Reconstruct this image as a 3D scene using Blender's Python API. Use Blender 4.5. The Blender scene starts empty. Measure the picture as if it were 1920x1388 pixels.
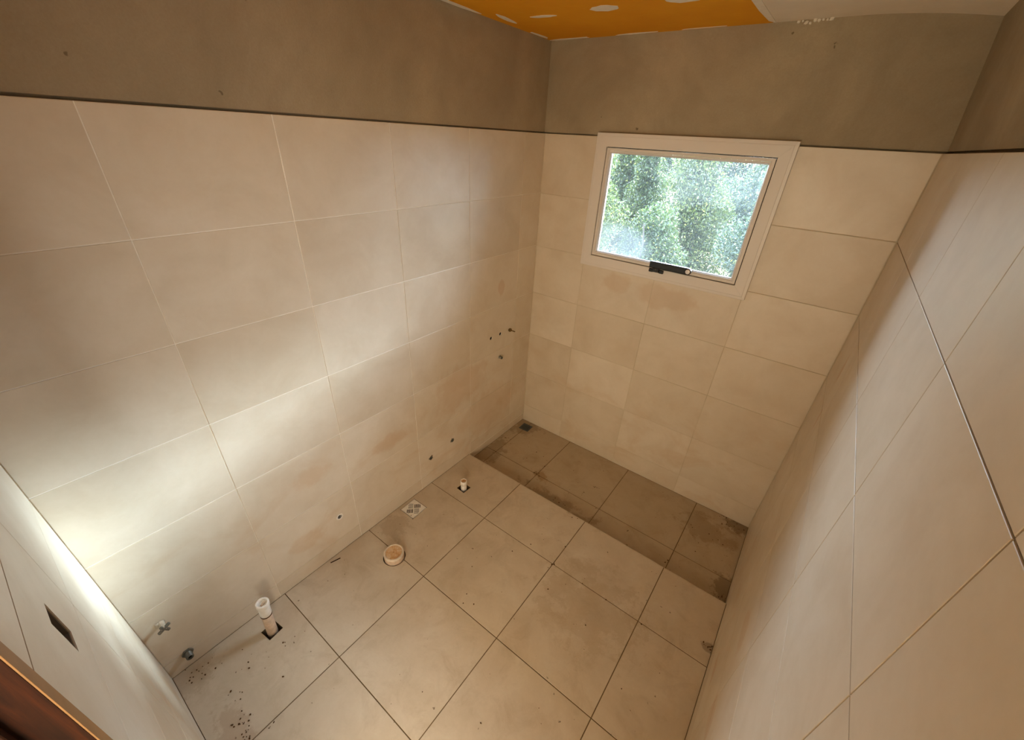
import bpy, bmesh, math, random
import numpy as np
from mathutils import Vector, Matrix
from mathutils.geometry import delaunay_2d_cdt

random.seed(7)
SC = bpy.context.scene
COL = SC.collection

# ------------------------------------------------------------------ room measures (metres)
W = 1.801                    # room width  (x: left wall 0 -> right wall W)
F = -2.544                   # front wall (door wall), the window wall is y = 0
TOP = 2.0543                 # top of the wall tiles
HC = 0.3263                  # wall tile course
STEP = -0.061                # shower floor
YS = -0.686                  # edge of the step
CEIL = 2.485

# ------------------------------------------------------------------ camera
cam_d = bpy.data.cameras.new('camera')
cam = bpy.data.objects.new('camera', cam_d)
COL.objects.link(cam)
SC.camera = cam
cam_d.sensor_fit = 'HORIZONTAL'
cam_d.sensor_width = 36.0
cam_d.lens = 36.0 * 762.917 / 1920
cam_d.shift_x = 0.466 / 1920
cam_d.shift_y = 21.084 / 1920
cam_d.clip_start = 0.02
_R = ((0.7964205, 0.6027782, 0.0487113), (0.3452425, -0.3870593, -0.8549811), (-0.4965098, 0.6977417, -0.5163666))
cam.matrix_world = Matrix(((_R[0][0], -_R[1][0], -_R[2][0], 1.56164),
                           (_R[0][1], -_R[1][1], -_R[2][1], -2.39171),
                           (_R[0][2], -_R[1][2], -_R[2][2], 2.03243),
                           (0, 0, 0, 1)))

# ------------------------------------------------------------------ sky, sun, lamps, exposure
world = bpy.data.worlds.new('sky')
SC.world = world
world.use_nodes = True
wn = world.node_tree.nodes
wl = world.node_tree.links
wn.clear()
w_out = wn.new('ShaderNodeOutputWorld')
w_bg = wn.new('ShaderNodeBackground')
# clear winter sky: pale towards the horizon, blue overhead
w_tc = wn.new('ShaderNodeTexCoord')
w_sep = wn.new('ShaderNodeSeparateXYZ')
w_ramp = wn.new('ShaderNodeValToRGB')
w_ramp.color_ramp.elements[0].position = 0.0
w_ramp.color_ramp.elements[0].color = (0.72, 0.86, 1.0, 1)
w_ramp.color_ramp.elements[1].position = 0.8
w_ramp.color_ramp.elements[1].color = (0.70, 0.84, 1.0, 1)
w_bg.inputs['Strength'].default_value = 41.0
wl.new(w_tc.outputs['Generated'], w_sep.inputs[0])
wl.new(w_sep.outputs['Z'], w_ramp.inputs[0])
wl.new(w_ramp.outputs[0], w_bg.inputs[0])
wl.new(w_bg.outputs[0], w_out.inputs[0])

SUN_DIR = Vector((-0.305, -1.0, -0.375))
sun_d = bpy.data.lights.new('sun', 'SUN')
sun_d.energy = 52.0
sun_d.angle = math.radians(14)
sun_d.color = (0.75, 0.90, 1.0)
sun = bpy.data.objects.new('sun', sun_d)
sun.rotation_euler = SUN_DIR.to_track_quat('-Z', 'Y').to_euler()
sun.location = (3, 6, 5)
COL.objects.link(sun)

# the opening of the window, where sky light enters (a portal only guides sampling)
por_d = bpy.data.lights.new('window_portal', 'AREA')
por_d.shape = 'RECTANGLE'
por_d.size, por_d.size_y = 0.86, 0.62
por_d.cycles.is_portal = True
por = bpy.data.objects.new('window_portal', por_d)
por.location = (0.838, 0.13, 1.715)
por.rotation_euler = (math.radians(-90), 0, 0)
COL.objects.link(por)

# fill lamps added in the hallway to brighten the room through the doorway
hall_d = bpy.data.lights.new('hallway_fill_light', 'AREA')
hall_d.shape = 'RECTANGLE'
hall_d.size, hall_d.size_y = 1.9, 1.5
hall_d.energy = 74.0
hall_d.color = (1.0, 1.0, 0.92)
hall = bpy.data.objects.new('hallway_fill_light', hall_d)
hall.location = (2.95, -3.75, 1.35)
hall.rotation_euler = (0, math.radians(90), 0)
COL.objects.link(hall)
hall2_d = hall_d.copy()
hall2_d.energy = 78.0
hall2_d.color = (1.0, 0.86, 0.62)
hall2 = bpy.data.objects.new('hallway_end_fill', hall2_d)  # second added fill, brightens the left part of the window wall
hall2.location = (2.15, -4.56, 1.30)
hall2.rotation_euler = (math.radians(90), 0, 0)
COL.objects.link(hall2)

SC.view_settings.view_transform = 'Standard'
SC.view_settings.look = 'None'
SC.view_settings.gamma = 1.0
SC.view_settings.use_curve_mapping = False
SC.view_settings.exposure = 0.04
SC.cycles.max_bounces = 14
SC.cycles.diffuse_bounces = 10
SC.cycles.glossy_bounces = 5
SC.cycles.transparent_max_bounces = 12
SC.cycles.use_denoising = True
SC.cycles.sample_clamp_indirect = 10.0
SC.cycles.caustics_reflective = False
SC.cycles.caustics_refractive = False


# ------------------------------------------------------------------ materials
def srgb(r, g, b):
    def f(c):
        c /= 255.0
        return c / 12.92 if c <= 0.04045 else ((c + 0.055) / 1.055) ** 2.4
    return (f(r), f(g), f(b), 1.0)


class M:
    """small node-material builder"""
    def __init__(self, name):
        self.m = bpy.data.materials.new(name)
        self.m.use_nodes = True
        self.t = self.m.node_tree
        self.bsdf = self.t.nodes['Principled BSDF']
        self.out = self.t.nodes['Material Output']

    def n(self, kind, **kw):
        nd = self.t.nodes.new(kind)
        for k, v in kw.items():
            if k in nd.inputs:
                nd.inputs[k].default_value = v
            else:
                setattr(nd, k, v)
        return nd

    def l(self, a, b):
        self.t.links.new(a, b)

    def noise(self, vec, scale, detail=4.0, rough=0.55, dist=0.0):
        nd = self.n('ShaderNodeTexNoise')
        nd.inputs['Scale'].default_value = scale
        nd.inputs['Detail'].default_value = detail
        nd.inputs['Roughness'].default_value = rough
        nd.inputs['Distortion'].default_value = dist
        self.l(vec, nd.inputs['Vector'])
        return nd.outputs['Fac']

    def ramp(self, fac, stops):
        nd = self.n('ShaderNodeValToRGB')
        el = nd.color_ramp.elements
        while len(el) < len(stops):
            el.new(0.5)
        for e, (p, c) in zip(el, stops):
            e.position = p
            e.color = c if not isinstance(c, (int, float)) else (c, c, c, 1)
        self.l(fac, nd.inputs[0])
        return nd.outputs[0]

    def mix(self, fac, a, b, mode='MIX'):
        nd = self.n('ShaderNodeMix')
        nd.data_type = 'RGBA'
        nd.blend_type = mode
        for s, v in ((0, fac), (6, a), (7, b)):
            if hasattr(v, 'is_linked'):
                self.l(v, nd.inputs[s])
            else:
                nd.inputs[s].default_value = v
        return nd.outputs[2]

    def math(self, op, a, b=0.0):
        nd = self.n('ShaderNodeMath')
        nd.operation = op
        for i, v in enumerate((a, b)):
            if hasattr(v, 'is_linked'):
                self.l(v, nd.inputs[i])
            else:
                nd.inputs[i].default_value = v
        return nd.outputs[0]

    def tile_vec(self):
        """object coordinates shifted per piece, so that every tile has its own clouding"""
        tc = self.n('ShaderNodeTexCoord')
        oi = self.n('ShaderNodeObjectInfo')
        mu = self.n('ShaderNodeVectorMath')
        mu.operation = 'MULTIPLY_ADD'
        cb = self.n('ShaderNodeCombineXYZ')
        r = oi.outputs['Random']
        self.l(self.math('MULTIPLY', r, 37.0), cb.inputs[0])
        self.l(self.math('MULTIPLY', r, 91.0), cb.inputs[1])
        self.l(self.math('MULTIPLY', r, 53.0), cb.inputs[2])
        self.l(tc.outputs['Object'], mu.inputs[0])
        mu.inputs[1].default_value = (1, 1, 1)
        self.l(cb.outputs[0], mu.inputs[2])
        return mu.outputs[0], r

    def pos(self):
        return self.n('ShaderNodeNewGeometry').outputs['Position']

    def blot(self, centre, radius, noise_fac, amount=0.35):
        """0..1 spot of a stain at a world place with a ragged outline"""
        vm = self.n('ShaderNodeVectorMath')
        vm.operation = 'SUBTRACT'
        self.l(self.pos(), vm.inputs[0])
        vm.inputs[1].default_value = centre
        sc = self.n('ShaderNodeVectorMath')
        sc.operation = 'DIVIDE'
        self.l(vm.outputs[0], sc.inputs[0])
        sc.inputs[1].default_value = radius
        ln = self.n('ShaderNodeVectorMath')
        ln.operation = 'LENGTH'
        self.l(sc.outputs[0], ln.inputs[0])
        d = self.math('ADD', ln.outputs['Value'], self.math('MULTIPLY', self.math('SUBTRACT', noise_fac, 0.5), amount * 6))
        mr = self.n('ShaderNodeMapRange')
        mr.inputs['From Min'].default_value = 1.15
        mr.inputs['From Max'].default_value = 0.75
        self.l(d, mr.inputs['Value'])
        return mr.outputs[0]

    def bump(self, height, strength, distance=0.002):
        nd = self.n('ShaderNodeBump')
        nd.inputs['Strength'].default_value = strength
        nd.inputs['Distance'].default_value = distance
        self.l(height, nd.inputs['Height'])
        self.l(nd.outputs[0], self.bsdf.inputs['Normal'])

    def set(self, **kw):
        for k, v in kw.items():
            k = k.replace('_', ' ')
            if hasattr(v, 'is_linked'):
                self.l(v, self.bsdf.inputs[k])
            else:
                self.bsdf.inputs[k].default_value = v
        return self


def plain(name, rgb, rough=0.5, metal=0.0, spec=0.5, var=0.0, scale=40.0):
    m = M(name)
    col = srgb(*rgb)
    if var:
        tc = m.n('ShaderNodeTexCoord')
        nf = m.noise(tc.outputs['Object'], scale, 5)
        dark = tuple(c * (1 - var) for c in col[:3]) + (1,)
        lite = tuple(min(1, c * (1 + var)) for c in col[:3]) + (1,)
        m.set(Base_Color=m.ramp(nf, [(0.3, dark), (0.7, lite)]))
        m.bump(nf, 0.2)
    else:
        m.set(Base_Color=col)
    m.set(Roughness=rough, Metallic=metal, Specular_IOR_Level=spec)
    return m.m


def wall_tile_material():
    m = M('beige wall tile')
    v, rnd = m.tile_vec()
    cloud = m.noise(v, 5.0, 6, 0.6, 0.4)
    fine = m.noise(v, 60.0, 5, 0.7)
    base = m.ramp(cloud, [(0.32, srgb(210, 197, 177)), (0.5, srgb(217, 206, 188)), (0.7, srgb(223, 213, 197))])
    base = m.mix(m.math('MULTIPLY', fine, 0.22), base, srgb(188, 168, 140))
    tint = m.ramp(rnd, [(0.0, srgb(246, 244, 240)), (1.0, srgb(255, 255, 255))])
    base = m.mix(1.0, base, tint, 'MULTIPLY')
    # dried water and mortar smears on the lower part of the walls
    p = m.pos()
    st = m.n('ShaderNodeMapping')
    m.l(p, st.inputs['Vector'])
    st.inputs['Scale'].default_value = (1.0, 1.0, 1.7)
    smear = m.ramp(m.noise(st.outputs[0], 3.6, 5, 0.62, 0.7), [(0.53, 0.0), (0.68, 1.0)])
    sep = m.n('ShaderNodeSeparateXYZ')
    m.l(p, sep.inputs[0])
    low = m.n('ShaderNodeMapRange')
    low.inputs['From Min'].default_value = 1.05
    low.inputs['From Max'].default_value = 0.35
    m.l(sep.outputs['Z'], low.inputs['Value'])
    base = m.mix(m.math('MULTIPLY', m.math('MULTIPLY', smear, low.outputs[0]), 0.30), base, srgb(190, 158, 116))
    rag = m.noise(p, 9.0, 4, 0.6)
    for c, r, col, a in [((0, -1.80, 0.60), (0.1, 0.085, 0.06), srgb(196, 160, 118), 0.5),
                         ((0, -1.88, 0.235), (0.1, 0.09, 0.055), srgb(190, 150, 100), 0.45),
                         ((0, -1.34, 0.53), (0.1, 0.12, 0.05), srgb(190, 148, 98), 0.5),
                         ((0, -0.75, 0.62), (0.1, 0.22, 0.16), srgb(186, 140, 84), 0.4),
                         ((0, -0.37, 1.19), (0.1, 0.03, 0.05), srgb(186, 138, 86), 0.5),
                         ((0, -0.45, 0.30), (0.1, 0.30, 0.18), srgb(190, 146, 90), 0.35),
                         ((0.62, 0, 1.28), (0.09, 0.1, 0.06), srgb(186, 150, 104), 0.5),
                         ((0.92, 0, 1.26), (0.16, 0.1, 0.07), srgb(184, 148, 102), 0.5),
                         ((W, -0.345, 1.268), (0.1, 0.02, 0.06), srgb(184, 136, 72), 0.8),
                         ((W, -0.40, 1.02), (0.1, 0.018, 0.05), srgb(184, 136, 72), 0.7),
                         ((W, -1.18, 0.21), (0.1, 0.07, 0.03), srgb(186, 130, 74), 0.6),
                         ((W, -1.25, 0.60), (0.1, 0.08, 0.05), srgb(188, 140, 88), 0.45),
                         ((W, -1.49, 0.42), (0.1, 0.10, 0.04), srgb(186, 136, 84), 0.45),
                         ((0.18, F, 0.22), (0.05, 0.1, 0.13), srgb(196, 160, 112), 0.5),
                         ((0.40, F, 0.42), (0.03, 0.1, 0.16), srgb(206, 170, 134), 0.5)]:
        base = m.mix(m.math('MULTIPLY', m.blot(c, r, rag), a * 0.62), base, col)
    # pale mortar splashes
    spl = m.ramp(m.noise(p, 34.0, 3, 0.5, 1.5), [(0.735, 0.0), (0.76, 1.0)])
    base = m.mix(m.math('MULTIPLY', m.math('MULTIPLY', spl, low.outputs[0]), 0.35), base, srgb(232, 224, 208))
    m.set(Base_Color=base)
    m.set(Roughness=m.ramp(cloud, [(0.3, 0.43), (0.7, 0.36)]), Specular_IOR_Level=0.85)
    m.bump(fine, 0.05, 0.001)
    return m.m


def floor_tile_material():
    m = M('beige floor tile')
    v, rnd = m.tile_vec()
    cloud = m.noise(v, 4.5, 6, 0.62, 0.5)
    fine = m.noise(v, 70.0, 5, 0.7)
    base = m.ramp(cloud, [(0.3, srgb(194, 179, 156)), (0.55, srgb(205, 191, 170)), (0.75, srgb(212, 201, 182))])
    base = m.mix(m.math('MULTIPLY', fine, 0.25), base, srgb(160, 140, 112))
    p = m.pos()
    sep = m.n('ShaderNodeSeparateXYZ')
    m.l(p, sep.inputs[0])
    # building dust walked over the floor, thicker in the shower and along the front
    dust = m.ramp(m.noise(p, 7.0, 6, 0.68, 0.6), [(0.50, 0.0), (0.72, 1.0)])
    base = m.mix(m.math('MULTIPLY', dust, 0.32), base, srgb(148, 124, 92))
    sh = m.n('ShaderNodeMapRange')
    sh.inputs['From Min'].default_value = -0.70
    sh.inputs['From Max'].default_value = -0.66
    m.l(sep.outputs['Y'], sh.inputs['Value'])
    base = m.mix(m.math('MULTIPLY', sh.outputs[0], 0.42), base, srgb(150, 130, 94))
    # specks of dirt
    sp = m.ramp(m.noise(p, 42.0, 2, 0.5, 0.3), [(0.735, 0.0), (0.76, 1.0)])
    base = m.mix(m.math('MULTIPLY', sp, 0.75), base, srgb(82, 60, 38))
    rag = m.noise(p, 11.0, 5, 0.7)
    for c, r, col, a in [((1.775, -0.03, STEP), (0.10, 0.05, 0.1), srgb(92, 70, 44), 0.8),
                         ((1.79, -0.55, STEP), (0.06, 0.14, 0.1), srgb(92, 70, 44), 0.75),
                         ((1.60, -0.18, STEP), (0.16, 0.10, 0.1), srgb(128, 100, 62), 0.5),
                         ((0.71, -0.62, STEP), (0.28, 0.06, 0.1), srgb(110, 88, 56), 0.55),
                         ((0.49, -0.47, STEP), (0.06, 0.05, 0.1), srgb(140, 104, 48), 0.7),
                         ((0.05, -0.50, STEP), (0.08, 0.16, 0.1), srgb(112, 90, 60), 0.6),
                         ((0.10, -0.08, STEP), (0.10, 0.10, 0.1), srgb(108, 88, 60), 0.55),
                         ((1.778, -0.97, 0), (0.035, 0.03, 0.1), srgb(84, 62, 38), 0.7),
                         ((0.04, -2.48, 0), (0.09, 0.09, 0.1), srgb(150, 130, 102), 0.5),
                         ((0.40, -2.45, 0), (0.12, 0.06, 0.1), srgb(150, 116, 86), 0.5),
                         ((0.10, -1.45, 0), (0.08, 0.08, 0.1), srgb(150, 126, 96), 0.45),
                         ((1.25, -1.15, 0), (0.25, 0.2, 0.1), srgb(160, 136, 102), 0.4)]:
        base = m.mix(m.math('MULTIPLY', m.blot(c, r, rag, 0.75), a * 0.7), base, col)
    m.set(Base_Color=base)
    m.set(Roughness=m.ramp(dust, [(0.0, 0.44), (1.0, 0.65)]), Specular_IOR_Level=0.45)
    m.bump(fine, 0.05, 0.001)
    return m.m


def plaster_material():
    m = M('grey cement plaster')
    p = m.pos()
    big = m.noise(p, 2.2, 6, 0.62, 0.6)
    mid = m.noise(p, 9.0, 6, 0.65)
    fine = m.noise(p, 160.0, 4, 0.7)
    base = m.ramp(big, [(0.3, srgb(158, 146, 124)), (0.52, srgb(174, 162, 139)), (0.72, srgb(188, 174, 148))])
    base = m.mix(m.math('MULTIPLY', m.ramp(mid, [(0.45, 0.0), (0.75, 1.0)]), 0.3), base, srgb(146, 134, 112))
    base = m.mix(m.math('MULTIPLY', fine, 0.42), base, srgb(128, 112, 88))
    speck = m.ramp(m.noise(p, 26.0, 2, 0.5), [(0.765, 0.0), (0.785, 1.0)])
    base = m.mix(m.math('MULTIPLY', speck, 0.6), base, srgb(82, 68, 48))
    m.set(Base_Color=base, Roughness=0.92, Specular_IOR_Level=0.2)
    m.bump(fine, 0.35, 0.002)
    return m.m


def grout_material(name, rgb, rgb2):
    m = M(name)
    p = m.pos()
    m.set(Base_Color=m.ramp(m.noise(p, 6.0, 6, 0.7), [(0.35, srgb(*rgb)), (0.65, srgb(*rgb2))]), Roughness=0.9,
          Specular_IOR_Level=0.2)
    return m.m


def ceiling_material(name, rgb, rgb2, wipe):
    m = M(name)
    p = m.pos()
    mp = m.n('ShaderNodeMapping')
    mp.inputs['Scale'].default_value = (3.0, 30.0, 1.0)
    m.l(p, mp.inputs['Vector'])
    base = m.ramp(m.noise(p, 3.0, 5, 0.6), [(0.35, srgb(*rgb)), (0.65, srgb(*rgb2))])
    st = m.ramp(m.noise(mp.outputs[0], 3.0, 4, 0.6), [(0.62, 0.0), (0.74, 1.0)])
    base = m.mix(m.math('MULTIPLY', st, wipe), base, srgb(226, 176, 70))
    m.set(Base_Color=base, Roughness=0.75, Specular_IOR_Level=0.25)
    return m.m


def wood_material():
    m = M('dark varnished wood')
    p = m.pos()
    mp = m.n('ShaderNodeMapping')
    mp.inputs['Scale'].default_value = (34.0, 34.0, 2.0)
    m.l(p, mp.inputs['Vector'])
    g = m.noise(mp.outputs[0], 1.6, 6, 0.65, 1.2)
    m.set(Base_Color=m.ramp(g, [(0.3, srgb(22, 8, 1)), (0.55, srgb(48, 20, 3)), (0.75, srgb(72, 32, 6))]),
          Roughness=0.6, Specular_IOR_Level=0.15)
    m.bump(g, 0.15, 0.001)
    return m.m


def glass_material():
    """a dusty pane: clear glass, a film of dust that scatters daylight, fine droplets of dirt"""
    m = M('dusty window glass')
    p = m.pos()
    tr = m.n('ShaderNodeBsdfTransparent')
    tr.inputs[0].default_value = (0.93, 0.96, 0.97, 1)
    dust = m.n('ShaderNodeBsdfTranslucent')
    dust.inputs[0].default_value = (0.80, 0.88, 0.96, 1)
    gl = m.n('ShaderNodeBsdfGlossy')
    gl.inputs['Roughness'].default_value = 0.03
    film = m.ramp(m.noise(p, 3.4, 5, 0.6, 0.6), [(0.3, 0.0040), (0.75, 0.0095)])
    streak_m = m.n('ShaderNodeMapping')
    streak_m.inputs['Scale'].default_value = (30.0, 1.0, 5.0)
    m.l(p, streak_m.inputs['Vector'])
    streak = m.ramp(m.noise(streak_m.outputs[0], 1.5, 4, 0.6), [(0.5, 0.0), (0.8, 0.003)])
    spk = m.ramp(m.noise(p, 190.0, 2, 0.5), [(0.66, 0.0), (0.72, 0.030)])
    rag = m.noise(p, 5.0, 4, 0.6)
    wiped = m.math('MULTIPLY', m.blot((0.55, 0.004, 1.49), (0.22, 0.3, 0.13), rag, 0.06), 0.026)
    top = m.math('MULTIPLY', m.blot((1.05, 0.004, 1.95), (0.34, 0.3, 0.19), rag, 0.25), 0.012)
    f = m.math('ADD', m.math('ADD', m.math('ADD', film, streak), spk), m.math('ADD', wiped, top))
    mx = m.n('ShaderNodeMixShader')
    m.l(m.math('MINIMUM', f, 0.7), mx.inputs[0])
    m.l(tr.outputs[0], mx.inputs[1])
    m.l(dust.outputs[0], mx.inputs[2])
    fr = m.n('ShaderNodeFresnel')
    fr.inputs['IOR'].default_value = 1.45
    mx2 = m.n('ShaderNodeMixShader')
    m.l(fr.outputs[0], mx2.inputs[0])
    m.l(mx.outputs[0], mx2.inputs[1])
    m.l(gl.outputs[0], mx2.inputs[2])
    m.l(mx2.outputs[0], m.out.inputs['Surface'])
    return m.m


def leaf_material(name, a, b, c):
    m = M(name)
    geo = m.n('ShaderNodeNewGeometry')
    col = m.ramp(geo.outputs['Random Per Island'], [(0.0, srgb(*a)), (0.55, srgb(*b)), (0.92, srgb(*c)), (1.0, srgb(128, 128, 66))])
    m.set(Base_Color=col, Roughness=0.22, Specular_IOR_Level=0.30)
    trn = m.n('ShaderNodeBsdfTranslucent')
    m.l(m.mix(0.16, col, srgb(160, 185, 80)), trn.inputs[0])
    mx = m.n('ShaderNodeMixShader')
    mx.inputs[0].default_value = 0.30
    m.l(m.bsdf.outputs[0], mx.inputs[1])
    m.l(trn.outputs[0], mx.inputs[2])
    m.l(mx.outputs[0], m.out.inputs['Surface'])
    return m.m


def cap_material():
    m = M('mortar stained cap')
    tc = m.n('ShaderNodeTexCoord')
    nz = m.noise(tc.outputs['Object'], 42.0, 4, 0.6, 0.8)
    base = m.ramp(nz, [(0.30, srgb(140, 108, 72)), (0.42, srgb(206, 160, 112)), (0.58, srgb(214, 184, 146)), (0.70, srgb(222, 202, 176))])
    m.set(Base_Color=base, Roughness=0.88, Specular_IOR_Level=0.2)
    m.bump(nz, 0.4, 0.003)
    return m.m


MT = dict(
    tile=wall_tile_material(), floor=floor_tile_material(), plaster=plaster_material(),
    grout_mid=grout_material('beige wall grout', (190, 176, 150), (214, 202, 180)),
    grout_dark=grout_material('grey wall grout', (120, 106, 84), (176, 160, 132)),
    grout=grout_material('pale wall grout', (236, 228, 214), (250, 245, 236)),
    joint=grout_material('brown floor joint', (98, 80, 56), (128, 108, 80)),
    concrete=plain('raw concrete', (120, 108, 90), 0.95, var=0.2, spec=0.2),
    orange=ceiling_material('orange sealed drywall', (222, 150, 16), (230, 162, 26), 0.45),
    white=ceiling_material('white drywall', (226, 216, 200), (236, 228, 214), 0.0),
    putty=plain('white putty', (236, 230, 218), 0.85, var=0.05, spec=0.2),
    wood=wood_material(), lit_wood_edge=plain('lit wood edge', (158, 116, 70), 0.5, var=0.15, scale=15),  # jamb edge: light falling on the wood is put into its paler colour
    frame=plain('white painted aluminium', (222, 216, 210), 0.35, spec=0.5),
    gap=plain('dark rubber seal', (26, 22, 22), 0.7),
    glass=glass_material(),
    black=plain('black lacquered metal', (14, 12, 12), 0.35),
    chrome=plain('pale plastic cap', (232, 232, 236), 0.25),
    pvc=plain('white pvc', (232, 226, 216), 0.4, var=0.06, scale=60),
    pvc_dirty=plain('dirty beige pvc', (202, 176, 150), 0.75, var=0.18, scale=45),
    rust=cap_material(), cap_rim=plain('pale mortar stained pvc', (216, 200, 178), 0.8, var=0.14, scale=50),
    dark=plain('dark hole', (12, 9, 7), 0.9, spec=0.1),
    brass=plain('dull brass', (120, 96, 52), 0.45, metal=0.7, var=0.15),
    steel=plain('dull grey thread', (120, 118, 108), 0.45, metal=0.6, var=0.2),
    mortar=plain('pale mortar', (206, 196, 178), 0.95, var=0.12, scale=80, spec=0.2),
    boxgrey=plain('brown grey plastic', (92, 82, 70), 0.7),
    drainmetal=plain('dull blue grey metal', (86, 92, 94), 0.5, metal=0.4, var=0.2, scale=60),
    dirt=plain('dry dirt', (88, 62, 38), 0.95, var=0.3, scale=120, spec=0.1),
    bark=plain('grey bark', (34, 29, 23), 0.9, var=0.3, scale=25),
    soil=plain('garden soil', (110, 96, 66), 0.95, var=0.3, scale=6),
    leaf_a=leaf_material('dark green leaves', (14, 26, 18), (28, 42, 26), (54, 68, 40)),
    leaf_b=leaf_material('olive leaves', (22, 33, 18), (42, 54, 30), (82, 88, 50)),
    leaf_c=leaf_material('grey green leaves', (20, 32, 29), (38, 50, 46), (70, 82, 74)),
    hallpaint=plain('beige hallway paint', (206, 186, 150), 0.8),
)


# ------------------------------------------------------------------ helpers
def link(name, bm, mats, parent=None, smooth=False, matrix=None):
    bmesh.ops.recalc_face_normals(bm, faces=bm.faces[:])
    me = bpy.data.meshes.new(name)
    bm.to_mesh(me)
    bm.free()
    if not isinstance(mats, (list, tuple)):
        mats = [mats]
    for x in mats:
        me.materials.append(x)
    if smooth:
        for pl in me.polygons:
            pl.use_smooth = True
    return link_mesh(name, me, parent, matrix)


def link_mesh(name, me, parent=None, matrix=None):
    o = bpy.data.objects.new(name, me)
    COL.objects.link(o)
    if parent is not None:
        o.parent = parent
    if matrix is not None:
        o.matrix_local = matrix
    return o


def structure(o):
    o['kind'] = 'structure'
    return o


def tag(o, label, cat, group=None):
    o['label'] = label
    o['category'] = cat
    if group:
        o['group'] = group
    return o


def thing(name, label, cat, loc, group=None, matrix=None):
    o = bpy.data.objects.new(name, None)
    o.empty_display_size = 0.05
    COL.objects.link(o)
    if matrix is not None:
        o.matrix_world = matrix
    else:
        o.location = loc
    return tag(o, label, cat, group)


def add_box(bm, lo, hi, mi=0, bevel=0.0):
    vs = [bm.verts.new((x, y, z)) for x in (lo[0], hi[0]) for y in (lo[1], hi[1]) for z in (lo[2], hi[2])]
    fs = [bm.faces.new([vs[i] for i in q]) for q in
          ((0, 1, 3, 2), (4, 6, 7, 5), (0, 4, 5, 1), (2, 3, 7, 6), (0, 2, 6, 4), (1, 5, 7, 3))]
    for f in fs:
        f.material_index = mi
    if bevel:
        es = list({e for f in fs for e in f.edges})
        bmesh.ops.bevel(bm, geom=es, offset=bevel, segments=2, affect='EDGES', profile=0.5)
    return fs


def add_lathe(bm, prof, seg=24, mi=0, jitter=0.0):
    """revolve (r, z) points round local z"""
    rings = []
    for r, z in prof:
        if r < 1e-6:
            rings.append([bm.verts.new((0, 0, z))])
        else:
            rings.append([bm.verts.new(((r + random.uniform(-jitter, jitter)) * math.cos(2 * math.pi * k / seg),
                                        (r + random.uniform(-jitter, jitter)) * math.sin(2 * math.pi * k / seg),
                                        z + random.uniform(-jitter, jitter))) for k in range(seg)])
    for a, b in zip(rings[:-1], rings[1:]):
        for k in range(seg):
            k2 = (k + 1) % seg
            if len(a) == 1 and len(b) == 1:
                continue
            if len(a) == 1:
                f = bm.faces.new((a[0], b[k2], b[k]))
            elif len(b) == 1:
                f = bm.faces.new((a[k], a[k2], b[0]))
            else:
                f = bm.faces.new((a[k], a[k2], b[k2], b[k]))
            f.material_index = mi
    return rings


def circle(cx, cy, r, n=20, ph=0.0):
    return [(cx + r * math.cos(2 * math.pi * k / n + ph), cy + r * math.sin(2 * math.pi * k / n + ph)) for k in range(n)]


def rect(u0, v0, u1, v1):
    return [(u0, v0), (u1, v0), (u1, v1), (u0, v1)]


def inside(p, poly):
    x, y = p
    c = False
    for (x0, y0), (x1, y1) in zip(poly, poly[1:] + poly[:1]):
        if (y0 > y) != (y1 > y) and x < (x1 - x0) * (y - y0) / (y1 - y0) + x0:
            c = not c
    return c


def bounds(poly):
    xs = [q[0] for q in poly]
    ys = [q[1] for q in poly]
    return min(xs), min(ys), max(xs), max(ys)


def overlaps(a, b):
    return a[0] < b[2] and b[0] < a[2] and a[1] < b[3] and b[1] < a[3]


def add_plate(bm, outer, cuts, z0, z1, frame=None, mi=0):
    """a flat plate with openings: outline minus cut polygons, from local height z0 to z1"""
    ob = bounds(outer)
    cuts = [c for c in cuts if overlaps(bounds(c), ob)]
    pts, edges = [], []
    for poly in [outer] + cuts:
        s = len(pts)
        pts += [Vector(q) for q in poly]
        edges += [(s + i, s + (i + 1) % len(poly)) for i in range(len(poly))]
    vs, es, fs = delaunay_2d_cdt(pts, edges, [], 0, 1e-6)[:3]
    keep = []
    for f in fs:
        c = sum((vs[i] for i in f), Vector((0, 0))) / len(f)
        if inside(c, outer) and not any(inside(c, k) for k in cuts):
            keep.append(list(f))
    fr = frame or (lambda u, v, w: (u, v, w))
    used = {i for f in keep for i in f}
    hi = {i: bm.verts.new(fr(vs[i].x, vs[i].y, z1)) for i in used}
    lo = {i: bm.verts.new(fr(vs[i].x, vs[i].y, z0)) for i in used}
    count = {}
    for f in keep:
        for a, b in zip(f, f[1:] + f[:1]):
            count[(a, b)] = count.get((a, b), 0) + 1
    for f in keep:
        bm.faces.new([hi[i] for i in f]).material_index = mi
        bm.faces.new([lo[i] for i in reversed(f)]).material_index = mi
        for a, b in zip(f, f[1:] + f[:1]):
            if (b, a) not in count:
                bm.faces.new((hi[b], hi[a], lo[a], lo[b])).material_index = mi


TILE_CACHE = {}


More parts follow.
